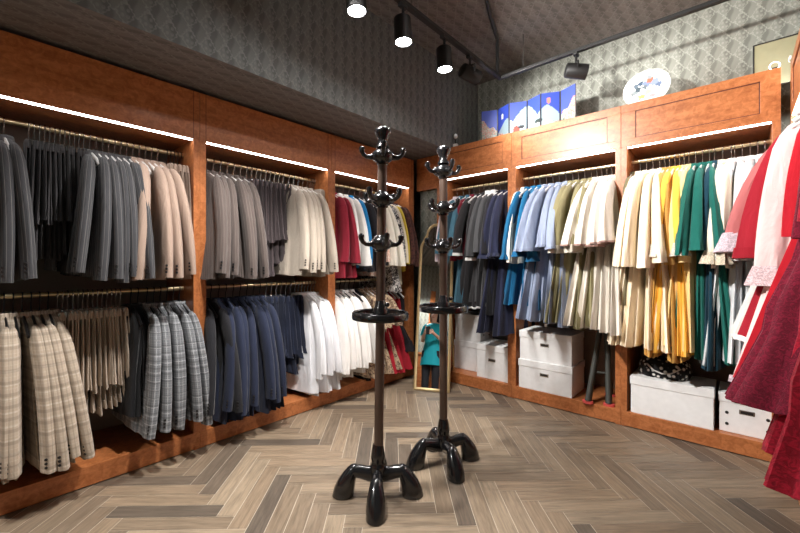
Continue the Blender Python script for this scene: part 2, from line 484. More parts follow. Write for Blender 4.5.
def garment(name, cat, label, group, loc, rz, sp, seed, tilt=0):
    rng = random.Random(seed)
    root = thing(name, label, cat, loc, rz, group)
    root.rotation_euler = (tilt + rng.uniform(-.012,.012), 0, rz + rng.uniform(-.15,.15)*(.5 if sp['type'] == 'dress' else 1))
    m = sp['mat']; z0 = -.092; n = 44; L = sp['L'] * rng.uniform(.985, 1.02)
    mats = [m, BLACKP]
    prof = {'jacket': PROF_JACKET, 'shirt': PROF_SHIRT, 'dress': PROF_DRESS}[sp['type']]
    wf = sp.get('w', 1.0)
    ph, ph2 = rng.uniform(0,6), rng.uniform(0,6)
    zs = [0,.006,.012,.03,.052,.09,.14,.2,.28,.36]
    if sp['type'] != 'dress':
        zs = [z for z in zs if z < L] + [.36+(L-.36)*q/5 for q in range(1,6)]
    rings = []
    for z in zs:
        a, b = interp(prof, z)
        amp = (.05 + sp.get('fold', .2)*min(1, max(0, (z-.08)/.5))) if z > .06 else 0
        fl = sp.get('flare', .03)*max(0, (z-.2)/.5)
        rings.append(ell(a*wf+fl*.5, b*sp.get('thick', 1), z0-z, n, ph+z*1.5, amp, 6, ph2, cx=fl*.5, hemw=.004 if z == zs[-1] else 0))
    top = rings[0]; rings.insert(0, [(p[0]*.7, p[1]*.6, p[2]-.004) for p in top])
    if sp['type'] != 'dress':
        e = rings[-1]; rings.append([(p[0]*.95, p[1]*.75, p[2]+.003) for p in e]); rings.append([(p[0]*.9, p[1]*.4, p[2]+.06) for p in e])
    body = MB().loft(rings, 0, per=.92)
    body.build('bodice' if sp['type'] == 'dress' else 'body', m, root)
    if sp['type'] == 'dress':
        hr, ht = sp.get('hem', (.26,.06)); hr += .04; hbk = min(hr, .265); hw = (hr+hbk)/2; hc = (hr-hbk)/2; k = sp.get('pleats', 9); pa = sp.get('pamp', .16)
        if not sp.get('full'): ht = min(ht, .050)
        sr = []; tiers = sp.get('tiers', 1); ns = 72
        wz = .345; SL = L - wz
        nst = 9
        for q in range(nst+1):
            t = q/nst
            a = .152*wf + (hw-.152*wf)*t**.85; b = .032 + (ht-.032)*t
            tt = (t*tiers) % 1.0 if t < 1 else 1
            bump = 1 + (.10*tt if tiers > 1 else 0)
            sr.append(ell(a*bump, b*bump, z0-wz-SL*t, ns, ph+t*.8, pa*(.15+.85*t), k, ph2, cx=hc*t, e=.92, hemw=.006*t))
        hemidx = len(sr)-1
        e = sr[-1]; sr.append([(p[0]*.97, p[1]*.88, p[2]+.003) for p in e]); sr.append([(p[0]*.85, p[1]*.5, p[2]+.1) for p in e])
        so = MB().loft(sr, 0, per=1.2).build('skirt', sp.get('skirtmat', m), root)
        if sp.get('trim'):
            th, tm = sp['trim']; base = sr[hemidx]
            tr = [[(p[0]*1.015, p[1]*1.03, p[2]+th) for p in base], [(p[0]*1.03, p[1]*1.06, p[2]-.004) for p in base], [(p[0]*.98, p[1]*.95, p[2]-.004) for p in base]]
            MB().loft(tr, 0, False, False).build('hem_trim', tm, so)
    if sp.get('sleeve'):
        for s in (1, -1):
            s2 = dict(sp['sleeve'])
            so = sleeve_part(root, s, s2, mats, rng)
            so.location = (0, 0, z0 + .012)
    # collar
    cm = sp.get('collar', m)
    if cm:
        cb = MB()
        ch = sp.get('ch', .022)
        r = [ell(.056*wf+.006, .034, z0-.012, 20, 0, 0, 1, 0), ell(.05*wf+.004, .03, z0+ch*.6, 20, 0, 0, 1, 0), ell(.05*wf, .026, z0+ch*.6+.002, 20, 0, 0, 1, 0), ell(.046*wf, .022, z0-.006, 20, 0, 0, 1, 0)]
        cb.loft(r, 0, False, False)
        if sp['type'] == 'jacket':   # lapels lying on the chest
            for s in (1, -1):
                pts = [(s*.05,-.032,z0-.004),(s*.085,-.036,z0-.05),(s*.012,-.041,z0-.30),(s*.004,-.041,z0-.28),(s*.02,-.036,z0-.03)]
                b = len(cb.v); cb.v += pts + [(p[0], p[1]+.006, p[2]) for p in pts]
                cb.face(range(b, b+5)); cb.face([b+9,b+8,b+7,b+6,b+5])
                for i in range(5):
                    j = (i+1) % 5; cb.face((b+i, b+5+i, b+5+j, b+j))
        cb.build('collar', cm, root)
    return root

def trousers(label, group, loc, rz, sp, seed, tilt=0):
    rng = random.Random(seed)
    root = thing('trousers', label, 'trousers', loc, rz, group)
    root.rotation_euler = (tilt*.4 + rng.uniform(-.01,.01), 0, rz + rng.uniform(-.10,.10))
    m = sp['mat']; z0 = -.100; L = sp['L']*rng.uniform(.95,1.05); w = sp.get('w', .115)
    for q, s in enumerate((1, -1)):
        ll = L*(1.0 if s > 0 else sp.get('back', 1.38))*rng.uniform(.96,1.04)
        ph = rng.uniform(0,6); rings = []
        for k in range(11):
            t = k/10
            fl = .82 + .24*t + (.10 if t > .9 else 0)
            a = w*fl; b = .0075 + .006*t
            cy = -s*.007 - s*.004*t
            rings.append(ell(a, b, z0 - ll*t, 26, ph+t*2, .18*(.3+t), 4, ph*1.7, cx=(.012 if s > 0 else -.02)*t + rng.uniform(-.003,.003), cy=cy, e=.8))
        e = rings[-1]; rings.append([(p[0]*.94, p[1]*.8, p[2]+.002) for p in e]); rings.append([(p[0]*.9, p[1]*.6, p[2]+.04) for p in e])
        MB().loft(rings, 0, per=.5).build('leg', m, root)
    MB().loft([ell(w*.80,.013,z0+.012,20,0,0,1,0), ell(w*.84,.017,z0+.004,20,0,0,1,0), ell(w*.84,.018,z0-.03,20,0,0,1,0), ell(w*.8,.012,z0-.032,20,0,0,1,0)]).build('waistband', m, root)
    return root

SEED = [0]
def row(wall, z, positions, name, cat, desc, sp, hmat, group, from_mirror=True):
    """hang one garment per position on a rail; labels count from the mirror corner"""
    order = sorted(positions, reverse=(wall != 'R'))
    nn = len(order)
    for i, s in enumerate(order):
        SEED[0] += 1
        if wall == 'L': loc = (RXL, s, z); rz = 0
        elif wall == 'R': loc = (s, RYR, z); rz = -PI/2
        else: loc = (SXR, s, z); rz = PI
        ref = 'counting from the mirror corner' if wall != 'S' else 'counting outward from the wardrobe corner'
        if nn == 1: lab = desc; hl = '%s hanger carrying the %s' % ('black' if hmat is BLACKP else 'white', desc)
        else:
            lab = '%s %s %s' % (ORD[i], desc, ref)
            hl = '%s hanger of the %s %s %s' % ('black' if hmat is BLACKP else 'white', ORD[i], desc, ref.replace('counting ', ''))
        if len(hl.split()) > 16: hl = ' '.join(hl.split()[:16])
        # the bunch fans out towards its hems: +local y runs to +Y, +X or -Y of the room
        fan = 0 if nn == 1 else (2*i/(nn-1) - 1)*min(.075, .022*nn)
        if wall != 'R': fan = -fan
        if wall == 'S': fan = -fan
        if wall == 'L' and sp['type'] == 'jacket': fan += sp.get('lean', -.04)
        yaw = {'L': .05, 'R': -.05, 'S': 0}[wall] * (.5 if sp['type'] == 'trousers' else 1)
        if sp['type'] == 'trousers': trousers(lab, group, loc, rz+yaw, sp, SEED[0], fan)
        else: garment(name, cat, lab, group, loc, rz+yaw, sp, SEED[0], fan)
        hanger((loc[0], loc[1], loc[2]), rz+yaw, hmat, sp['type'] == 'trousers', hl, 'hangers with ' + group)

def rng_(a, b, n):
    return [a + (b-a)*k/(n-1) for k in range(n)] if n > 1 else [a]

JSL = dict(L=.60, r0=.056, r1=.047, out=.295, buttons=True)
SSL = dict(L=.54, r0=.048, r1=.036, out=.285, amp=.12)
def J(mat, L=.655, **kw): return dict(type='jacket', mat=mat, L=L, sleeve=dict(JSL, **kw.pop('sl', {})), **kw)
def T(mat, L=.40, **kw): return dict(type='trousers', mat=mat, L=L, **kw)
def S(mat, L=.68, **kw): return dict(type='shirt', mat=mat, L=L, sleeve=dict(SSL, **kw.pop('sl', {})), **kw)
def D(mat, L=1.0, **kw):
    sl = kw.pop('sl', {})
    return dict(type='dress', mat=mat, L=L, sleeve=(dict(dict(L=.5, r0=.05, r1=.05, out=.285, amp=.12), **sl) if sl is not None else None), **kw)

# --- suits, wardrobe farthest from the mirror
charc = fabric((66,66,69), 'pinstripe', (122,120,118), .018)
row('L', ZU, [-2.985,-2.945,-2.905], 'suit_jacket', 'jacket', 'charcoal pinstripe jacket at the photo edge', J(charc), WHITEP, 'charcoal jackets by the photo edge')
row('L', ZU, rng_(-2.82,-2.61,12), 'trousers', 'trousers', 'charcoal folded trousers', T(fabric((70,68,70)), .38, back=1.5), WHITEP, 'charcoal folded trousers')
row('L', ZU, rng_(-2.585,-2.42,7), 'suit_jacket', 'jacket', 'charcoal pinstripe jacket beside tan jackets', J(charc), WHITEP, 'charcoal jackets beside the tan ones')
row('L', ZU, rng_(-2.39,-2.265,5), 'suit_jacket', 'jacket', 'plain tan jacket', J(fabric((162,140,126)), .67), WHITEP, 'tan jackets')
row('L', ZU, rng_(-2.215,-2.135,5), 'trousers', 'trousers', 'tan folded trousers', T(fabric((166,146,132)), .40, back=1.08, w=.15), BLACKP, 'tan folded trousers')
row('L', ZL, [-2.945]+rng_(-2.905,-2.75,6), 'suit_jacket', 'jacket', 'beige check jacket', J(fabric((178,162,144), 'plaid', (200,187,171), .05), .68, lean=.03), BLACKP, 'beige check jackets')
row('L', ZL, rng_(-2.715,-2.45,14), 'trousers', 'trousers', 'beige folded trousers', T(fabric((172,156,140)), .40, back=1.3), WHITEP, 'beige folded trousers')
row('L', ZL, [-2.40,-2.365], 'waistcoat', 'waistcoat', 'black waistcoat behind grey plaid jackets', dict(type='jacket', mat=fabric((26,26,29)), L=.58, w=.85), BLACKP, 'black waistcoats')
row('L', ZL, rng_(-2.32,-2.145,6), 'suit_jacket', 'jacket', 'grey plaid jacket', J(fabric((108,110,114), 'plaid', (164,166,168), .038), .66), BLACKP, 'grey plaid jackets')
# --- middle suit wardrobe
row('L', ZU, rng_(-1.985,-1.755,6), 'suit_jacket', 'jacket', 'brown-grey pinstripe jacket', J(fabric((94,84,80), 'pinstripe', (126,115,110), .018), .68), WHITEP, 'brown-grey pinstripe jackets')
row('L', ZU, rng_(-1.71,-1.42,9), 'trousers', 'trousers', 'dark brown pinstripe trousers', T(fabric((86,76,78), 'pinstripe', (120,108,108), .016), .42, back=1.5), WHITEP, 'dark brown pinstripe trousers')
row('L', ZU, rng_(-1.37,-1.20,5), 'suit_jacket', 'jacket', 'pale beige jacket', J(fabric((182,170,156)), .68), WHITEP, 'pale beige jackets')
row('L', ZU, rng_(-1.17,-1.135,3), 'trousers', 'trousers', 'pale taupe folded trousers', T(fabric((176,164,152)), .36, w=.16), WHITEP, 'pale taupe trousers')
row('L', ZL, [-2.0,-1.955], 'suit_jacket', 'jacket', 'plain black jacket behind navy jackets', J(fabric((36,36,40)), .6), BLACKP, 'black jackets')
row('L', ZL, rng_(-1.905,-1.61,7), 'suit_jacket', 'jacket', 'navy jacket', J(fabric((40,46,66)), .73), BLACKP, 'navy jackets')
row('L', ZL, rng_(-1.56,-1.315,7), 'trousers', 'trousers', 'navy folded trousers', T(fabric((38,44,64)), .44, back=1.3, w=.13), WHITEP, 'navy folded trousers')
row('L', ZL, rng_(-1.285,-1.135,6), 'shirt', 'shirt', 'white shirt beside navy trousers', S(fabric((240,240,244)), .74), WHITEP, 'white shirts by the navy trousers')
# --- blouse wardrobe
row('L', ZU, [-1.0,-.95], 'blouse', 'blouse', 'dark red blouse', S(fabric((140,36,52)), .70, sl=dict(r0=.055, r1=.05, out=.24, amp=.15)), WHITEP, 'dark red blouses')
row('L', ZU, [-.885,-.825], 'blouse', 'blouse', 'white blouse with black-trimmed cuffs', S(fabric((238,236,232)), .60, sl=dict(r0=.05, r1=.06, out=.25, cuff=(.02, fabric((30,30,32)), .02))), WHITEP, 'white blouses with black trim')
row('L', ZU, [-.76], 'blouse', 'blouse', 'bright blue blouse between white and black ones', S(fabric((28,122,182)), .62), WHITEP, 'bright blue blouse')
row('L', ZU, [-.69,-.63], 'blouse', 'blouse', 'black blouse behind the coat rack pole', S(fabric((44,42,46)), .66), WHITEP, 'black blouses')
row('L', ZU, [-.56], 'blouse', 'blouse', 'peach floral blouse behind the coat rack pole', S(fabric((226,180,160), 'floral', (240,226,214), .03), .70), WHITEP, 'peach floral blouse')
row('L', ZU, [-.49,-.43], 'blouse', 'blouse', 'ivory blouse hanging beyond the coat rack', S(fabric((238,232,218)), .62, sl=dict(r1=.055)), WHITEP, 'ivory blouses')
row('L', ZU, [-.37], 'dress', 'dress', 'black and white patterned dress above floral dresses', D(fabric((40,36,40), 'floral', (210,205,200), .022), .86, hem=(.24,.05)), WHITEP, 'patterned dress')
row('L', ZU, [-.32], 'coat', 'coat', 'long cream coat near the mirror', S(fabric((224,214,190)), .80), WHITEP, 'cream coat')
row('L', ZU, [-.27], 'blouse', 'blouse', 'mustard yellow blouse near the mirror', S(fabric((206,180,70)), .66), WHITEP, 'yellow blouse')
row('L', ZU, [-.215,-.17], 'blouse', 'blouse', 'dark brown patterned blouse next to the mirror', S(fabric((92,58,52), 'floral', (60,40,38), .03), .60), WHITEP, 'brown blouses')
row('L', ZL, rng_(-1.02,-.76,6), 'blouse', 'blouse', 'white cotton blouse on the short rail behind coat racks', S(fabric((240,236,232)), .68, sl=dict(r0=.055, r1=.06, amp=.16)), BLACKP, 'white cotton blouses')
row('L', ZL, [-.70], 'skirt', 'skirt', 'black skirt among white blouses', dict(type='shirt', mat=fabric((34,34,38)), L=.78, w=.8), BLACKP, 'black skirt')
row('L', ZL, rng_(-.63,-.47,4), 'dress', 'dress', 'brown floral dress', D(fabric((196,170,140), 'floral', (96,70,62), .026), .74, hem=(.25,.05), sl=dict(L=.25)), WHITEP, 'brown floral dresses')
row('L', ZL, [-.40,-.34,-.29], 'dress', 'dress', 'bright red dress below the patterned dress', D(fabric((168,34,48)), .76, hem=(.24,.05), sl=None), WHITEP, 'bright red dresses')
row('L', ZL, [-.22], 'dress', 'dress', 'black dress beside the mirror edge', D(fabric((36,32,36)), .6, sl=None), WHITEP, 'black dress by the mirror')

# --- dresses, wardrobe next to the mirror
W_ = fabric((240,238,236))
row('R', ZR, [.40], 'blouse', 'blouse', 'pale lilac blouse behind the teal dresses', S(fabric((214,200,206)), .62), WHITEP, 'pale lilac blouse')
row('R', ZR, [.47,.535], 'dress', 'dress', 'dusty teal dress', D(fabric((66,104,122)), .98, hem=(.24,.06), pamp=.12, sl=dict(L=.5, r0=.055, r1=.07)), WHITEP, 'dusty teal dresses')
row('R', ZR, [.59], 'blouse', 'blouse', 'maroon blouse between teal and black dresses', S(fabric((124,34,50)), .6, sl=dict(r0=.055)), WHITEP, 'maroon blouse')
row('R', ZR, [.645,.695], 'dress', 'dress', 'black dress with white cuffs', D(fabric((50,48,50)), 1.02, hem=(.22,.055), sl=dict(L=.52, r1=.06, cuff=(.025, W_, .05)), trim=(.012, W_)), WHITEP, 'black dresses with white cuffs')
row('R', ZR, [.75,.80], 'dress', 'dress', 'charcoal button-front dress', D(fabric((74,74,76)), .98, hem=(.24,.055), collar=W_, ch=.045, sl=dict(L=.5, r1=.06)), WHITEP, 'charcoal dresses')
row('R', ZR, [.855], 'dress', 'dress', 'plain black dress between charcoal and navy', D(fabric((36,35,40)), 1.05, hem=(.23,.05)), WHITEP, 'plain black dress')
row('R', ZR, [.905,.955], 'dress', 'dress', 'long navy dress with flared pleats', D(fabric((40,43,66)), 1.2, hem=(.30,.07), pamp=.2, sl=dict(L=.5, r1=.075, cuff=(.03, fabric((38,41,62)), .3))), WHITEP, 'long navy dresses')
# --- middle dress wardrobe
row('R', ZR, [1.085], 'blouse', 'blouse', 'ivory blouse squeezed beside deep blue dresses', S(fabric((228,224,212)), .62), WHITEP, 'ivory blouse')
row('R', ZR, [1.125,1.17,1.215], 'dress', 'dress', 'deep blue dress', D(fabric((26,98,140)), .98, hem=(.23,.055), sl=dict(L=.52, r1=.062, cuff=(.04, fabric((22,86,126)), .25))), WHITEP, 'deep blue dresses')
row('R', ZR, rng_(1.27,1.425,4), 'coat_dress', 'dress', 'powder blue wide-sleeved dress', D(fabric((140,150,172)), 1.08, hem=(.29,.07), pamp=.2, sl=dict(L=.47, r0=.06, r1=.10, ry=.42, out=.33, cuff=(.018, fabric((130,140,162)), .03))), WHITEP, 'powder blue dresses')
row('R', ZR, rng_(1.475,1.61,4), 'coat_dress', 'dress', 'olive wide-sleeved dress', D(fabric((140,132,98)), 1.08, hem=(.28,.06), pamp=.2, sl=dict(L=.46, r0=.06, r1=.095, ry=.42, out=.33, cuff=(.055, fabric((196,190,176)), .05))), WHITEP, 'olive dresses')
row('R', ZR, rng_(1.65,1.785,5), 'coat_dress', 'dress', 'greige wide-sleeved dress', D(fabric((216,209,198)), 1.09, hem=(.30,.075), pamp=.24, sl=dict(L=.45, r0=.062, r1=.11, ry=.42, out=.34, cuff=(.012, fabric((150,120,112)), .01))), WHITEP, 'greige dresses')
# --- cream to green wardrobe
row('R', ZR, [1.888], 'dress', 'dress', 'dark olive dress behind the cream dresses', D(fabric((120,112,84)), .9, hem=(.2,.05)), WHITEP, 'dark olive dress')
row('R', ZR, rng_(1.93,2.045,4), 'dress', 'dress', 'pale cream dress', D(fabric((246,230,204)), 1.18, hem=(.27,.07), pamp=.2, sl=dict(L=.58, r0=.06, r1=.085, ry=.42, out=.32)), WHITEP, 'pale cream dresses')
row('R', ZR, [2.075,2.10], 'dress', 'dress', 'ochre dress', D(fabric((196,150,78)), 1.22, hem=(.25,.06), pamp=.2, sl=dict(L=.56, r0=.05, r1=.055)), WHITEP, 'ochre dresses')
row('R', ZR, [2.13,2.155], 'dress', 'dress', 'mustard yellow dress with lace cuffs', D(fabric((242,188,78)), 1.18, hem=(.26,.06), pamp=.2, sl=dict(L=.50, r0=.05, r1=.06, cuff=(.08, fabric((236,228,212), 'lace', None, .012), .5))), WHITEP, 'mustard dresses')
row('R', ZR, [2.18,2.205], 'dress', 'dress', 'butter yellow dress', D(fabric((238,208,146)), 1.16, hem=(.25,.06), pamp=.2, sl=dict(L=.54, r0=.05, r1=.055)), WHITEP, 'butter yellow dresses')
row('R', ZR, [2.24,2.275,2.31], 'dress', 'dress', 'bottle green dress', D(fabric((26,100,90)), 1.2, hem=(.22,.05), pamp=.18, sl=dict(L=.52, r0=.058, r1=.09, ry=.42, out=.29)), WHITEP, 'bottle green dresses')
row('R', ZR, [2.335], 'dress', 'dress', 'long dark petrol dress beside green dresses', D(fabric((26,62,78)), 1.24, hem=(.26,.07), pamp=.2), WHITEP, 'dark petrol dress')
row('R', ZR, [2.375,2.415], 'blouse', 'blouse', 'cream lace blouse with ruffled cuffs', S(fabric((236,226,206)), .66, sl=dict(L=.56, r0=.056, r1=.06, out=.31, cuff=(.07, fabric((226,212,188), 'lace', None, .012), .6))), WHITEP, 'cream lace blouses')
row('R', ZR, rng_(2.43,2.535,4), 'dress', 'dress', 'pale grey gauzy dress', D(fabric((220,222,224)), 1.22, hem=(.24,.06), pamp=.2, sl=dict(L=.52, r1=.06, cuff=(.05, fabric((214,210,206), 'lace', None, .012), .4))), WHITEP, 'pale grey dresses')
row('R', ZR, [2.565], 'dress', 'dress', 'sky blue patterned dress next to pale grey dresses', D(fabric((176,198,220), 'floral', (120,156,200), .03), 1.1, hem=(.26,.06)), WHITEP, 'sky blue dress')
# --- red wardrobe at the side
LACEP = fabric((226,206,216), 'lace', None, .014)
row('S', ZS, [-.27,-.33], 'dress', 'dress', 'dusty pink dress with pale lace cuffs', D(fabric((182,104,104)), 1.06, hem=(.33,.06), sl=dict(L=.50, r0=.06, r1=.075, out=.315, cuff=(.10, LACEP, .5)), skirtmat=fabric((222,220,216))), WHITEP, 'dusty pink dresses')
row('S', ZS, [-.42,-.50], 'dress', 'dress', 'red dress with white hem trim', D(fabric((158,32,46)), 1.02, hem=(.30,.07), sl=dict(L=.54, r0=.06, r1=.065, out=.275, cuff=(.05, fabric((150,26,40)), .1)), trim=(.02, W_), pamp=.14), WHITEP, 'red dresses with white trim')
row('S', ZS, [-.57], 'dress', 'dress', 'blush pink dress with layered lace hem', D(fabric((238,206,204)), 1.22, hem=(.32,.07), sl=dict(L=.68, r0=.062, r1=.06, out=.235, cuff=(.09, fabric((236,206,210), 'lace', None, .014), .5)), trim=(.03, LACEP)), WHITEP, 'blush pink dress')
row('S', ZS, [-.66], 'dress', 'dress', 'scarlet dress tucked behind the burgundy gown', D(fabric((186,28,42)), 1.2, hem=(.32,.07), sl=dict(out=.16, sx=.10), w=.7), WHITEP, 'scarlet dress')
row('S', ZS, [-.76,-.86], 'gown', 'dress', 'burgundy lace gown with glints', D(fabric((122,20,46), 'lace', None, .02), 1.25, hem=(.31,.08), tiers=3, pamp=.14, full=True, sl=dict(L=.50, r0=.045, r1=.045, out=.13, sx=.085), w=.55), WHITEP, 'burgundy lace gowns')
row('S', ZS, [-.98,-1.09], 'gown', 'dress', 'crimson ruffled gown, longest of the red ones', D(fabric((176,24,50), 'lace', None, .03), 1.42, hem=(.22,.08), tiers=4, pamp=.14, full=True, sl=dict(L=.46, r0=.045, r1=.045, out=.13, sx=.085), w=.55), WHITEP, 'crimson gowns')

# ------------------------------------------------------------------ coat racks
def coat_rack(label, loc, rz, hub_rot):
    t = thing('coat_rack', label, 'coat rack', loc, rz, 'black standing coat racks')
    MB().lathe([(.0225,.17),(.0225,1.70)], 18).build('pole', POLE, t)
    MB().lathe([(.03,.09),(.038,.10),(.040,.14),(.036,.155),(.030,.165),(.034,.18),(.036,.19),(.033,.205),(.028,.235),(.0235,.25)], 20).build('base_collar', BLACK, t)
    for k in range(4):
        a = k*PI/2; ca, sa = math.cos(a), math.sin(a)
        n = 18; rings = []
        # boot of the foot, sliced level by level: inner edge near upright, outer edge sloping out
        for z, ri, ro, wd in ((0,.120,.218,.040),(.004,.117,.222,.044),(.04,.113,.213,.044),(.08,.106,.194,.040),(.112,.096,.170,.033),(.134,.092,.150,.026),(.147,.098,.134,.016),(.152,.108,.122,.006)):
            rc, hl = (ri+ro)/2, (ro-ri)/2
            rings.append([((rc+hl*math.copysign(abs(math.cos(2*PI*q/n))**.85, math.cos(2*PI*q/n)))*ca - wd*math.sin(2*PI*q/n)*sa, (rc+hl*math.copysign(abs(math.cos(2*PI*q/n))**.85, math.cos(2*PI*q/n)))*sa + wd*math.sin(2*PI*q/n)*ca, z) for q in range(n)])
        arm = []
        for r, z, wd, th in ((.015,.105,.026,.043),(.05,.106,.024,.036),(.085,.116,.027,.033),(.120,.121,.030,.029)):
            arm.append([(r*ca - wd*math.cos(2*PI*q/n)*sa, r*sa + wd*math.cos(2*PI*q/n)*ca, z + th*math.sin(2*PI*q/n)) for q in range(n)])
        ft = MB().loft(rings); ft.loft(arm)
        ft.build('foot', BLACK, t)
    # umbrella ring: collar, spokes and hoop
    ur = MB()
    ur.lathe([(.122,.862),(.136,.858),(.139,.866),(.138,.888),(.132,.894),(.122,.890)], 40, closed=True)
    ur.lathe([(.024,.868),(.036,.87),(.036,.905),(.030,.915),(.024,.945),(.0225,.948)], 18)
    for k in range(3):
        a = 2*PI*k/3 + .5
        ur.tube([(.03*math.cos(a),.03*math.sin(a),.875),(.126*math.cos(a),.126*math.sin(a),.872)], .006, 8)
    u = ur.build('umbrella_ring', BLACK, t)
    kb = MB(); kb.ball((.034, -.024, .93), .012, 10); kb.build('knob', BLACK, u)
    for hz, rot in zip((1.228, 1.442, 1.652), hub_rot):
        hb = MB().lathe([(.022,hz-.045),(.030,hz-.042),(.030,hz-.034),(.047,hz-.022),(.054,hz-.004),(.050,hz+.012),(.036,hz+.024),(.028,hz+.028),(.023,hz+.036)], 22)
        h = hb.build('hook_hub', BLACK, t)
        for k in range(4):
            a = rot + k*PI/2; ca, sa = math.cos(a), math.sin(a)
            pr = [(.036,hz+.0,.017),(.058,hz-.008,.013),(.076,hz-.008,.010),(.091,hz+.002,.0105),(.099,hz+.016,.012),(.100,hz+.027,.0145),(.099,hz+.037,.0135),(.098,hz+.043,.004)]
            MB().tube([(r*ca, r*sa, z) for r, z, _ in pr], [q[2] for q in pr], 10).build('hook', BLACK, h)
    MB().lathe([(.023,1.685),(.034,1.69),(.030,1.702),(.023,1.715),(.024,1.73),(.031,1.745),(.040,1.762),(.0405,1.772),(.036,1.778),(.034,1.782),(.022,1.790),(.001,1.793)], 22).build('finial', BLACK, t)
    return t
cr1 = coat_rack('front black coat rack on four curved feet, nearest the open floor', (1.139, -1.69, 0), math.radians(41.8), (.3, 1.0, .1))
for ch in cr1.children:          # its pole leans a touch
    if not ch.name.startswith('foot') and not ch.name.startswith('base'): ch.rotation_euler = (0, .0135, 0)
coat_rack('rear black coat rack on curved feet, standing before the mirror', (1.202, -1.23, 0), math.radians(41.8+16), (.0, .5, .1))

# ------------------------------------------------------------------ standing mirror
def mirror():
    ang = math.atan2(.143, .295)
    t = thing('standing_mirror', 'tall gilt-framed mirror with arched crown leaning in the corner', 'mirror', (.43, -.32, 0), ang)
    lean = math.atan2(.315, 1.52)
    w = .162
    def outline(off):
        o = []
        w2 = w - off
        o.append((-w2, off)); 
        o.append((-w2, 1.20))
        o += [(-w2, 1.30), (-w2+.012, 1.345), (-w2+.030, 1.37-off*.3), (-w2+.042, 1.40-off*.5)]
        for k in range(9):
            a = PI - PI*k/8
            o.append(((.105-off*.6)*math.cos(a)*1.0, 1.43-off + (.11)*math.sin(a)))
        o += [(w2-.042, 1.40-off*.5), (w2-.030, 1.37-off*.3), (w2-.012, 1.345), (w2, 1.30), (w2, 1.20), (w2, off)]
        return o
    def P(x, d, z):   # d = depth out of the glass (towards the room = -y)
        return (x, -d*math.cos(lean) + z*math.sin(lean), z*math.cos(lean) + d*math.sin(lean))
    A, B = outline(0), outline(.024)
    n = len(A); mb = MB()
    rings = []
    for o, d in ((A, -.012), (A, .012), ([(a[0]*.5+b[0]*.5, a[1]*.5+b[1]*.5) for a, b in zip(A, B)], .018), (B, .010), (B, -.012)):
        rings.append([P(x, d, z) for x, z in o])
    mb.loft(rings, 0, False, False)
    mb.build('frame', GOLD, t, True)
    g = MB(); g.v = [P(x, .004, z) for x, z in B]; g.face(range(n))
    m = NT('mirror_glass'); gl = m.n('ShaderNodeBsdfGlossy'); gl.inputs[0].default_value = (.82,.84,.84,1); gl.inputs['Roughness'].default_value = .0
    m.link(gl.outputs[0], m.out.inputs[0])
    g.build('glass', m.mat, t, False)
    b = MB(); b.v = [P(x, -.010, z) for x, z in B]; b.face(range(n)[::-1]); b.build('backing', BLACKM, t, False)
    st = MB()
    for s in (-1, 1):
        st.tube([P(s*.12, -.015, 1.18), (s*.15, .36, .008)], .008, 8)
    st.build('prop_leg', GOLD, t)
mirror()

# ------------------------------------------------------------------ storage boxes
def box_thing(label, loc, w, d, h, rz=0, lid=.055, slot=True, rivets=False, end_rivets=False):
    t = thing('storage_box', label, 'box', loc, rz, 'white lidded storage boxes')
    MB().box(-w/2, w/2, -d/2, d/2, 0, h-.004).build('box_body', CARD, t, False, .003)
    MB().box(-w/2-.004, w/2+.004, -d/2-.004, d/2+.004, h-lid, h).build('lid', CARD, t, False, .003)
    if slot:
        s = MB().box(-.035, .035, -d/2-.003, -d/2+.002, h*.52, h*.52+.026).build('handle_slot', STEEL, t, False, .002)
        MB().box(-.027, .027, -d/2-.004, -d/2+.001, h*.52+.006, h*.52+.020).build('opening', BLACKM, s, False)
    if rivets:
        for x in (-w/2+.035, w/2-.035):
            for z in (.05, h*.5):
                MB().lathe([(.009,0),(.009,.003),(.001,.004)], 10, M=Matrix.Translation((x,-d/2+.0005,z)) @ Matrix.Rotation(PI/2,4,'X')).build('rivet', BLACKM, t)
    if end_rivets:
        for y, z in ((-.06,.07),(-.06,.18),(.04,.06)):
            MB().lathe([(.009,0),(.009,.003),(.001,.004)], 10, M=Matrix.Translation((w/2-.0005,y,z)) @ Matrix.Rotation(PI/2,4,'Y')).build('rivet', BLACKM, t)
    return t
SH = .1045
box_thing('white box at the bottom behind the front box, next to the mirror', (.52, .265, SH), .31, .25, .275, 0, end_rivets=True, slot=False)
box_thing('white box with dark rivets topping the stack by the mirror', (.515, .26, SH+.2755), .28, .24, .26, 0, end_rivets=True, slot=False)
box_thing('low white box with one dark slot, in front of the mirror-side stack', (.832, .172, SH), .30, .29, .30)
box_thing('lower of two stacked white boxes beneath the powder blue dresses', (1.30, .16, SH), .42, .31, .235)
box_thing('upper of two stacked white boxes beneath the powder blue dresses', (1.30, .165, SH+.2355), .41, .30, .235)
box_thing('long plain white box below the yellow dresses', (2.115, .15, SH), .44, .28, .25, slot=False)
box_thing('short white box with black rivets beside the long box', (2.485, .19, SH), .25, .28, .235, rivets=True)

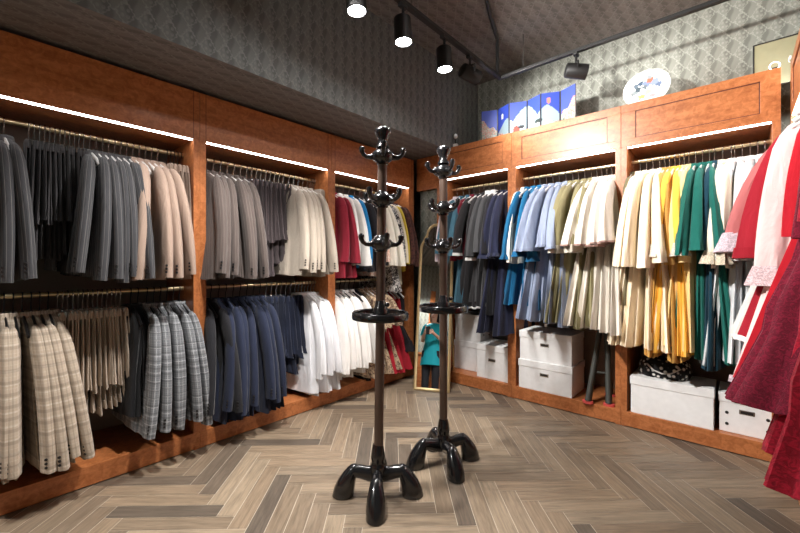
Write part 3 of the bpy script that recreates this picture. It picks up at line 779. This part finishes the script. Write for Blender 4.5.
# dotted bag on the long box
def bag():
    t = thing('fabric_bag', 'black polka-dot fabric bag lying on the long white box', 'bag', (2.07, .16, SH+.2505))
    m = fabric((28,28,30), 'spots', (226,222,216), .03)
    r = []
    for z, a, b in ((0,.13,.10),(.03,.145,.11),(.08,.14,.10),(.115,.12,.08),(.118,.108,.066),(.07,.10,.06)):
        r.append([(x+.01*math.sin(7*i), y, zz) for i, (x, y, zz) in enumerate(ell(a, b, z, 28, 0, .04, 5, 1))])
    MB().loft(r).build('bag_body', m, t)
    MB().tube([(-.09,-.10,.09),(-.05,-.118,.055),(0,-.122,.04),(.05,-.118,.05),(.10,-.105,.085)], [(.010,.003)]*5, 8).build('strap', fabric((205,200,196)), t)
bag()

# folding step stool under the greige coats
def stool():
    t = thing('step_stool', 'folded dark grey step stool with coral feet under the greige dresses', 'stool', (1.70, .05, SH))
    m = plain('grey_plastic', (72,74,70), .6); f = plain('coral_rubber', (214,86,80), .6)
    top = [(-.02,.07,.56),(.02,.08,.57),(.0,.13,.55)]
    foot = [(-.075,-.055,0),(.055,-.015,0),(.01,.22,0)]
    for a, b in zip(top, foot):
        a, b = Vector(a), Vector(b); mb = MB()
        mb.tube([a, a.lerp(b,.5), a.lerp(b,.8), b+(a-b).normalized()*.018], [(.028,.018),(.031,.019),(.034,.020),(.038,.022)], 12)
        l = mb.build('leg', m, t)
        mb = MB(); mb.lathe([(.037,0),(.038,.010),(.037,.018)], 14, c=tuple(b), squash=.7); mb.build('foot_cap', f, l)
    MB().box(-.06,.06,.05,.16,.54,.58).build('seat', m, t, False, .01)
    MB().tube([(-.045,.0,.22),(.035,.03,.22)], .008, 8).build('brace', m, t)
stool()

# ------------------------------------------------------------------ things on top of the wardrobes
def paint_mat(name, rough=.5):
    t = NT(name); at = t.n('ShaderNodeVertexColor', layer_name='Paint').outputs[0]
    return t.bsdf(at, rough)
PAINT = paint_mat('painted_panel'); GLAZE = paint_mat('painted_glaze', .15)
def screen():
    """six hinged leaves, sky over hills with blossom trees"""
    rng = random.Random(3)
    xs0, xs1 = .66, 1.50; yb = .20; n = 6; wdt = (xs1-xs0)/n
    t = thing('folding_screen', 'small six-leaf painted folding screen on top of the wardrobes', 'folding screen', (0,0,RTOP))
    H = .315; NX, NZ = 22, 46
    def paint(u, z):    # u 0..1 over all six leaves, z 0..1
        hill1 = .86 - 5.0*abs(u-.50)**1.5 * 1.6
        hill2 = .70 - 5*abs(u-.72)**1.3; hill3 = .62 - 5*abs(u-.30)**1.3
        c = (62,88,205)
        if z < max(hill1, hill2, hill3): c = (178,205,214)
        edge = .72 - 2.2*min(u, 1-u) + .05*math.sin(u*60)
        if z < edge:
            c = rng.choice([(214,170,160),(196,186,170),(226,130,120),(150,190,170),(232,215,200),(210,190,170)])
        if z < .34 and u > .12 and u < .9 and z < .22+.1*math.sin(u*20): c = (196,216,216)
        if (u-.235)**2*30 + (z-.72)**2*1.6 < .010: c = (245,245,240)
        if (u-.735)**2*30 + (z-.80)**2*1.6 < .010: c = (242,150,128)
        if ((u-.40)/.03)**2 + ((z-.22)/.12)**2 < 1: c = (214,70,50)
        if ((u-.445)/.03)**2 + ((z-.30-.5*(u-.44))/.05)**2 < 1: c = (40,44,48)
        if ((u-.64)/.045)**2 + ((z-.32)/.06)**2 < 1: c = (60,74,72)
        if ((u-.63)/.02)**2 + ((z-.2)/.08)**2 < 1: c = (226,222,206)
        if (u*6) % 1 < .05 or (u*6) % 1 > .96: c = (56,60,72)
        if .74 < u < .88 and .1 < z < .14+.9*(u-.74): c = (52,96,190) if u < .8 else (60,110,80)
        return tuple(v*.62 for v in lin(c))
    for k in range(n):
        x0 = xs0 + k*wdt; x1 = x0 + wdt - .002
        y0, y1 = (yb, yb-.06) if k % 2 else (yb-.06, yb)
        mb = MB(); mb.col = []
        for i in range(NX):
            for j in range(NZ):
                ua, ub = i/NX, (i+1)/NX; za, zb = j/NZ, (j+1)/NZ
                b = len(mb.v)
                mb.v += [(x0+(x1-x0)*u, y0+(y1-y0)*u, H*z) for u, z in ((ua,za),(ub,za),(ub,zb),(ua,zb))]
                mb.face((b,b+1,b+2,b+3)); mb.col.append(paint((k+(ua+ub)/2)/n, (za+zb)/2))
        b = len(mb.v)
        mb.v += [(x0,y0,0),(x1,y1,0),(x1,y1,H),(x0,y0,H),(x0,y0+.006,0),(x1,y1+.006,0),(x1,y1+.006,H),(x0,y0+.006,H)]
        for q in ((5,4,7,6),(0,4,5,1),(2,6,7,3),(1,5,6,2),(0,3,7,4)):
            mb.face([b+i for i in q]); mb.col.append(lin((60,56,66)))
        mb.build('leaf', PAINT, t, False)
screen()
def plate():
    t = thing('decorative_plate', 'round white plate with painted flowers propped on the wardrobe top', 'plate', (1.955, .20, RTOP), .0)
    R_ = .145; rng = random.Random(8)
    mb = MB(); mb.col = []
    M = Matrix.Translation((0, .02, R_+.008)) @ Matrix.Rotation(math.radians(76), 4, 'X')
    rad = [0.001,.02,.04,.055,.07,.085,.095,.105,.12,R_]; zz = [0,0,0,0,0,.001,.004,.010,.016,.022]
    n = 40; flowers = [((-.035,.06),.020,(60,74,90)),((.0,.05),.026,(104,114,136)),((.022,.068),.020,(206,92,74)),((.05,.045),.026,(120,130,150)),((-.068,.045),.018,(80,90,100)),((-.03,-.05),.020,(216,170,90)),((.035,-.055),.016,(216,130,130)),((.01,-.02),.020,(150,164,130)),((-.075,-.01),.018,(110,116,118)),((.075,.02),.018,(92,104,126)),((.042,-.005),.016,(170,146,160)),((-.05,.015),.020,(64,74,80)),((.01,.095),.016,(120,126,130)),((-.01,.02),.014,(90,98,104))]
    for i in range(len(rad)-1):
        for k in range(n):
            a0, a1 = 2*PI*k/n, 2*PI*(k+1)/n
            b = len(mb.v)
            mb.v += [tuple(M @ Vector((r*math.cos(a), r*math.sin(a), z))) for r, z, a in ((rad[i],zz[i],a0),(rad[i+1],zz[i+1],a0),(rad[i+1],zz[i+1],a1),(rad[i],zz[i],a1))]
            mb.face((b,b+1,b+2,b+3)); rm = (rad[i]+rad[i+1])/2; am = (a0+a1)/2
            px, py = rm*math.cos(am), rm*math.sin(am); c = (196,196,194)
            for (fx, fy), fr, fc in flowers:
                if (px-fx)**2 + (py-fy)**2 < fr*fr: c = fc
            if i == 8 and k % 3 == 0: c = (222,224,226)
            mb.col.append(lin(c))
    # back of the plate
    b = len(mb.v)
    for r, z in ((R_,.022),(.08,-.008),(.001,-.008)):
        mb.v += [tuple(M @ Vector((r*math.cos(2*PI*k/n), r*math.sin(2*PI*k/n), z))) for k in range(n)]
    for q in range(2):
        for k in range(n):
            j = (k+1) % n
            mb.face((b+q*n+k, b+(q+1)*n+k, b+(q+1)*n+j, b+q*n+j)); mb.col.append(lin((230,230,228)))
    mb.build('plate_disc', GLAZE, t, True)
    s = thing('plate_stand', 'small black easel stand holding the painted plate', 'plate stand', (1.955, .20, RTOP))
    for sx in (-.06, .06):
        MB().tube([(sx,-.055,.024),(sx,-.050,.006),(sx,.0,.005),(sx*.7,.065,.005),(sx*.5,.068,.12)], .005, 8).build('strut', BLACKM, s)
    MB().tube([(-.06,.03,.005),(.06,.03,.005)], .004, 8).build('crossbar', BLACKM, s)
plate()
def sign():
    t = thing('framed_sign', 'olive framed sign with white script leaning above the pale grey dresses', 'sign', (2.52, .30, RTOP))
    w, h = .50, .30
    lean = .16
    def P(x, d, z): return (x, -d + z*lean + .0, z)
    mb = MB(); m = plain('olive_board', (150,148,118), .6)
    b = [P(0,0,.0),P(w,0,.0),P(w,0,h),P(0,0,h),P(0,-.012,0),P(w,-.012,0),P(w,-.012,h),P(0,-.012,h)]
    mb.v = b
    for q in ((0,1,2,3),(5,4,7,6),(0,4,5,1),(3,2,6,7),(1,5,6,2),(0,3,7,4)): mb.face(q)
    mb.build('board', m, t, False)
    f = MB()
    for a, c in (((0,0),(w,0)),((w,0),(w,h)),((w,h),(0,h)),((0,h),(0,0))):
        f.tube([P(a[0],.002,a[1]+.004),P(c[0],.002,c[1]+.004)], .004, 6)
    f.build('frame', BLACKM, t, False)
    s = MB()   # one running line of white script
    pts = []
    for k in range(90):
        u = k/89
        x = .155 + .20*u + .010*math.sin(u*60+1)
        z = .150 + .025*u + (.013+.012*math.exp(-((u-.05)/.06)**2)+.014*math.exp(-((u-.62)/.05)**2))*math.sin(u*60)
        pts.append(P(x, .004, z))
    s.tube(pts, .0028, 5)
    s.build('script_lettering', WHITEP, t)
sign()
r = thing('white_ring', 'white hoop ornament with dark wedge on the wardrobe top corner', 'ornament', (2.60, .03, RTOP))
rm = MB(); rm.tube([(.021*math.cos(2*PI*k/24), 0, .024+.021*math.sin(2*PI*k/24)) for k in range(25)], .0035, 8); rm.build('hoop', WHITEP, r)
MB().box(-.024, .022, .006, .03, 0, .022).build('wedge_base', BLACKM, r, False, .004)
fg = thing('small_figurine', 'tiny white figurine on a white base above the mirror', 'figurine', (.452, .03, RTOP), .4)
MB().box(-.022,.022,-.022,.022,0,.030).build('plinth', WHITEP, fg, False, .004)
MB().lathe([(.006,.03),(.005,.075)], 8).tube([(-.024,0,.12),(-.004,0,.078)], .003, 6).tube([(.024,0,.12),(.004,0,.078)], .003, 6).build('stem', BLACKM, fg)
MB().ball((0,0,.105), .020, 12, sz=1.2).build('bulb', WHITEP, fg)

# ------------------------------------------------------------------ track lights
TZ = 2.70; TX, TY = .94, -.03
tr = thing('light_track', 'black L-shaped ceiling track carrying the spotlights', 'light track', (0,0,0))
MB().box(TX-.018, TX+.018, -4.2, TY+.018, TZ-.012, TZ+.012).build('track_bar', BLACKM, tr, False, .002)
MB().box(TX-.018, 3.05, TY-.018, TY+.018, TZ-.0119, TZ+.0119).build('track_bar', BLACKM, tr, False, .002)
for x, y in ((1.144,TY),(2.42,TY),(TX,-1.2),(TX,-2.8)):
    MB().tube([(x,y,TZ+.011),(x,y,CEIL)], .006, 8).build('drop_rod', STEEL, tr)
cd = MB().tube([(TX+.02,-.12,TZ+.012),(TX+.02,-.12,CEIL-.06),(TX+.03,-.14,CEIL-.016),(TX+.12,-.42,CEIL-.014),(TX+.55,-1.6,CEIL-.014)], .014, 10)
tag(cd.build('conduit', BLACKM), 'black flexible conduit dropping from the ceiling to the track corner', 'conduit')

def spotlight(label, x, y, aim, power, lit=True, size=55):
    t = thing('track_spotlight', label, 'spotlight', (x, y, TZ-.012), 0, 'spotlights on the ceiling track')
    MB().box(-.016,.016,-.03,.03,-.022,0).build('adapter', BLACKM, t, False, .003)
    d = Vector(aim).normalized()
    MB().tube([(0,0,-.02),(0,0,-.075)], .009, 10).build('stem', BLACKM, t)
    c = Vector((0,0,-.085)) if d.z > -.8 else Vector((0,0,-.10))
    if d.z > -.8: c = Vector((0,0,-.135))
    else: c = Vector((0,0,-.155))
    M = Matrix.Translation(c) @ d.to_track_quat('Z', 'Y').to_matrix().to_4x4()
    MB().lathe([(.001,-.075),(.045,-.075),(.052,-.068),(.054,.06),(.055,.075),(.048,.075),(.046,.066),(.001,.066)], 28, M=M).build('lamp_body', BLACKM, t)
    side = d.cross(Vector((0,0,1))); side = side.normalized() if side.length > .1 else Vector((0,1,0))
    MB().tube([(0,0,-.07), tuple(Vector((0,0,-.085))+side*.058), tuple(c+side*.060)], .006, 8).build('yoke', BLACKM, t)
    MB().lathe([(.001,.070),(.046,.070),(.046,.072),(.001,.074)], 24, M=M).build('lens', LENS, t)
    L = bpy.data.lights.new('spot', 'SPOT'); L.energy = power; L.spot_size = math.radians(size); L.spot_blend = .6; L.shadow_soft_size = .06
    L.color = (1,.97,.93)
    o = bpy.data.objects.new('spot_beam', L); col.objects.link(o); o.parent = t
    o.location = c + d*.085; o.rotation_euler = d.to_track_quat('-Z', 'Y').to_euler()
    return t
down = (0.06, .02, -1)
SP = 44
spotlight('black track spotlight beaming down, nearest the left edge of the lit row', TX, -2.06, (-.12,-.05,-1), 150, size=105)
spotlight('glowing black spotlight beaming down, first of the lit row in the photo', TX, -1.655, down, SP, size=110)
spotlight('glowing black spotlight beaming down, middle of the three lit ones', TX, -1.28, down, SP, size=110)
spotlight('glowing black spotlight beaming down, closest to the track corner', TX, -.85, down, SP, size=110)
spotlight('black spotlight tilted away beside the track corner', TX, -.515, (.40,1,-.22), 32, size=95)
spotlight('black spotlight on the shorter track arm turned toward the plate', 1.55, TY, (.8,.5,-.16), 13, size=95)
spotlight('black track spotlight at the far end of the shorter arm above cream dresses', 2.80, TY, (-.55,.15,-1), 26, size=110)
spotlight('added unseen track spotlight brightening the dress wardrobe headers', TX, -2.36, (1.36,2.6,-.70), 330, size=84)  # added lamp out of view, washes the right wall and the dresses
spotlight('added unseen fill spotlight at the very end of the long track', TX, -4.0, (.3,-.05,-1), 170, size=130)  # added lamp out of view, fill light for the back of the room

# ------------------------------------------------------------------ person seen in the mirror
def person():
    px, py = 1.25, -3.45
    t = thing('person', 'person in a turquoise top and dark trousers reflected in the mirror', 'person', (px, py, 0), math.radians(35))
    skin = plain('skin', (222,178,156), .5)
    def skinned(name, pts, edges, rad, mat, parent, lv=2):
        me = bpy.data.meshes.new(name); me.from_pydata(pts, edges, []); me.materials.append(mat)
        o = bpy.data.objects.new(name, me); col.objects.link(o); o.parent = parent
        o.modifiers.new('Skin', 'SKIN')
        for i, r in enumerate(rad):
            sv = me.skin_vertices[0].data[i]; sv.radius = r if isinstance(r, tuple) else (r, r)
        me.skin_vertices[0].data[0].use_root = True
        sb = o.modifiers.new('Sub', 'SUBSURF'); sb.levels = lv; sb.render_levels = lv
        return o
    # facing -> +y local; 1.66 m tall
    pts = [(0,0,.92),(0,-.005,1.08),(0,-.01,1.24),(0,-.01,1.36),(0,.0,1.42),(0,.012,1.49),(0,.015,1.56),(0,.008,1.63)]
    rad = [(.135,.10),(.115,.085),(.135,.095),(.12,.08),(.05,.05),(.062,.075),(.075,.09),(.055,.065)]
    ed = [(i,i+1) for i in range(7)]
    def add(p, r, frm):
        pts.append(p); rad.append(r); ed.append((frm, len(pts)-1)); return len(pts)-1
    for s in (-1, 1):
        a = add((s*.15,-.01,1.35), .055, 3); a = add((s*.19,-.02,1.22), .043, a); a = add((s*.20,.0,1.08), .038, a)
        a = add((s*.15,.12,1.12), .032, a); a = add((s*.09,.22,1.17), .025, a); h = add((s*.07,.255,1.19), (.03,.016), a)
        for k in range(4):
            f = add((s*(.055-.004*k),.29,1.215-.018*k), .009, h); add((s*(.035),.315,1.212-.018*k), .008, f)
        f = add((s*.075,.265,1.225), .010, h); add((s*.055,.285,1.24), .009, f)
        l = add((s*.085,0,.86), .095, 0); l = add((s*.09,.01,.66), .075, l); l = add((s*.09,.01,.47), .055, l)
        l = add((s*.092,-.01,.28), .052, l); l = add((s*.092,-.02,.09), .034, l); l = add((s*.095,.04,.035), (.038,.03), l); add((s*.10,.13,.028), (.036,.022), l)
    body = skinned('body', pts, ed, rad, skin, t)
    top = plain('turquoise_cotton', (10,160,176), .8); dk = plain('dark_denim', (34,36,44), .8); hr = plain('dark_hair', (26,22,22), .5)
    tp = MB()
    rings = []
    for z, a, b in ((1.405,.075,.065),(1.39,.12,.085),(1.36,.165,.10),(1.28,.165,.115),(1.16,.15,.11),(1.05,.155,.12),(.92,.18,.135),(.80,.195,.145),(.66,.205,.15)):
        rings.append(ell(a, b, z, 32, 0, .02 if z < 1.2 else 0, 7, 1, cy=-.008, e=1))
    e = rings[-1]; rings.append([(p[0]*.94,p[1]*.94,p[2]+.004) for p in e]); rings.append([(p[0]*.85,p[1]*.85,p[2]+.06) for p in e])
    tp.loft(rings, 0, False, False)
    for s in (-1, 1):
        tp.tube([(s*.12,-.01,1.365),(s*.165,-.014,1.325),(s*.19,-.018,1.25),(s*.197,-.014,1.19)], [.06,.064,.062,.062], 14, caps=False)
    tp.build('top', top, t)
    for_ = MB()
    for s in (-1, 1):
        for_.tube([(s*.085,0,.90),(s*.088,.005,.8),(s*.09,.01,.66),(s*.09,.01,.47),(s*.092,-.01,.28),(s*.092,-.018,.10)], [.105,.102,.085,.066,.062,.056], 16)
    for_.build('trousers', dk, t)
    h = MB()
    h.lathe([(.001,.135),(.05,.128),(.085,.09),(.098,.03),(.095,-.04),(.085,-.11),(.07,-.13)], 20, c=(0,-.014,1.555), squash=1.08)
    # hair: keep the face side open by pushing the front back
    h.v = [(x, min(y, .035 if z < 1.62 else .09), z) for x, y, z in h.v]
    h.build('hair', hr, t)
    fc = MB(); fc.tube([(0,.085,1.565),(0,.112,1.535),(0,.092,1.525)], [.008,.013,.008], 8)
    fc.build('nose', skin, body)
    for s in (-1, 1):
        MB().ball((s*.030,.088,1.57), .011, 8).build('eye', plain('eye', (40,32,30), .3), body)
        MB().ball((s*.078,.0,1.545), .018, 8, sz=1.4).build('ear', skin, body)
    MB().tube([(-.022,.088,1.498),(0,.097,1.496),(.022,.088,1.498)], .006, 6).build('mouth', plain('lips', (176,96,92), .4), body)
    for s in (-1, 1):
        MB().tube([(s*.093,-.055,.03),(s*.095,.02,.036),(s*.10,.12,.03),(s*.10,.16,.026)], [(.036,.03),(.042,.034),(.042,.028),(.02,.016)], 12).build('shoe', BLACKM, t)
    ph = thing('phone', 'dark phone held up by the person in turquoise', 'phone', (px, py, 0), math.radians(35))
    MB().box(-.04,.04,.292,.302,1.14,1.28).build('case', BLACKM, ph, False, .004)
person()

# ------------------------------------------------------------------ camera and world
w = bpy.data.worlds.new('World'); sc.world = w; w.use_nodes = True
w.node_tree.nodes['Background'].inputs[0].default_value = (.5,.5,.5,1); w.node_tree.nodes['Background'].inputs[1].default_value = .05
cam = bpy.data.cameras.new('Camera'); co = bpy.data.objects.new('Camera', cam); col.objects.link(co)
co.location = (2.445, -2.99, 1.13); co.rotation_euler = (PI/2, 0, math.radians(41.79))
cam.sensor_width = 36; cam.lens = 378/800*36; cam.shift_y = -3.5/800; cam.clip_start = .02
sc.camera = co
try:
    sc.cycles.use_denoising = True
    sc.cycles.max_bounces = 8
    sc.cycles.sample_clamp_indirect = 6
except Exception: pass
sc.view_settings.exposure = 0.65
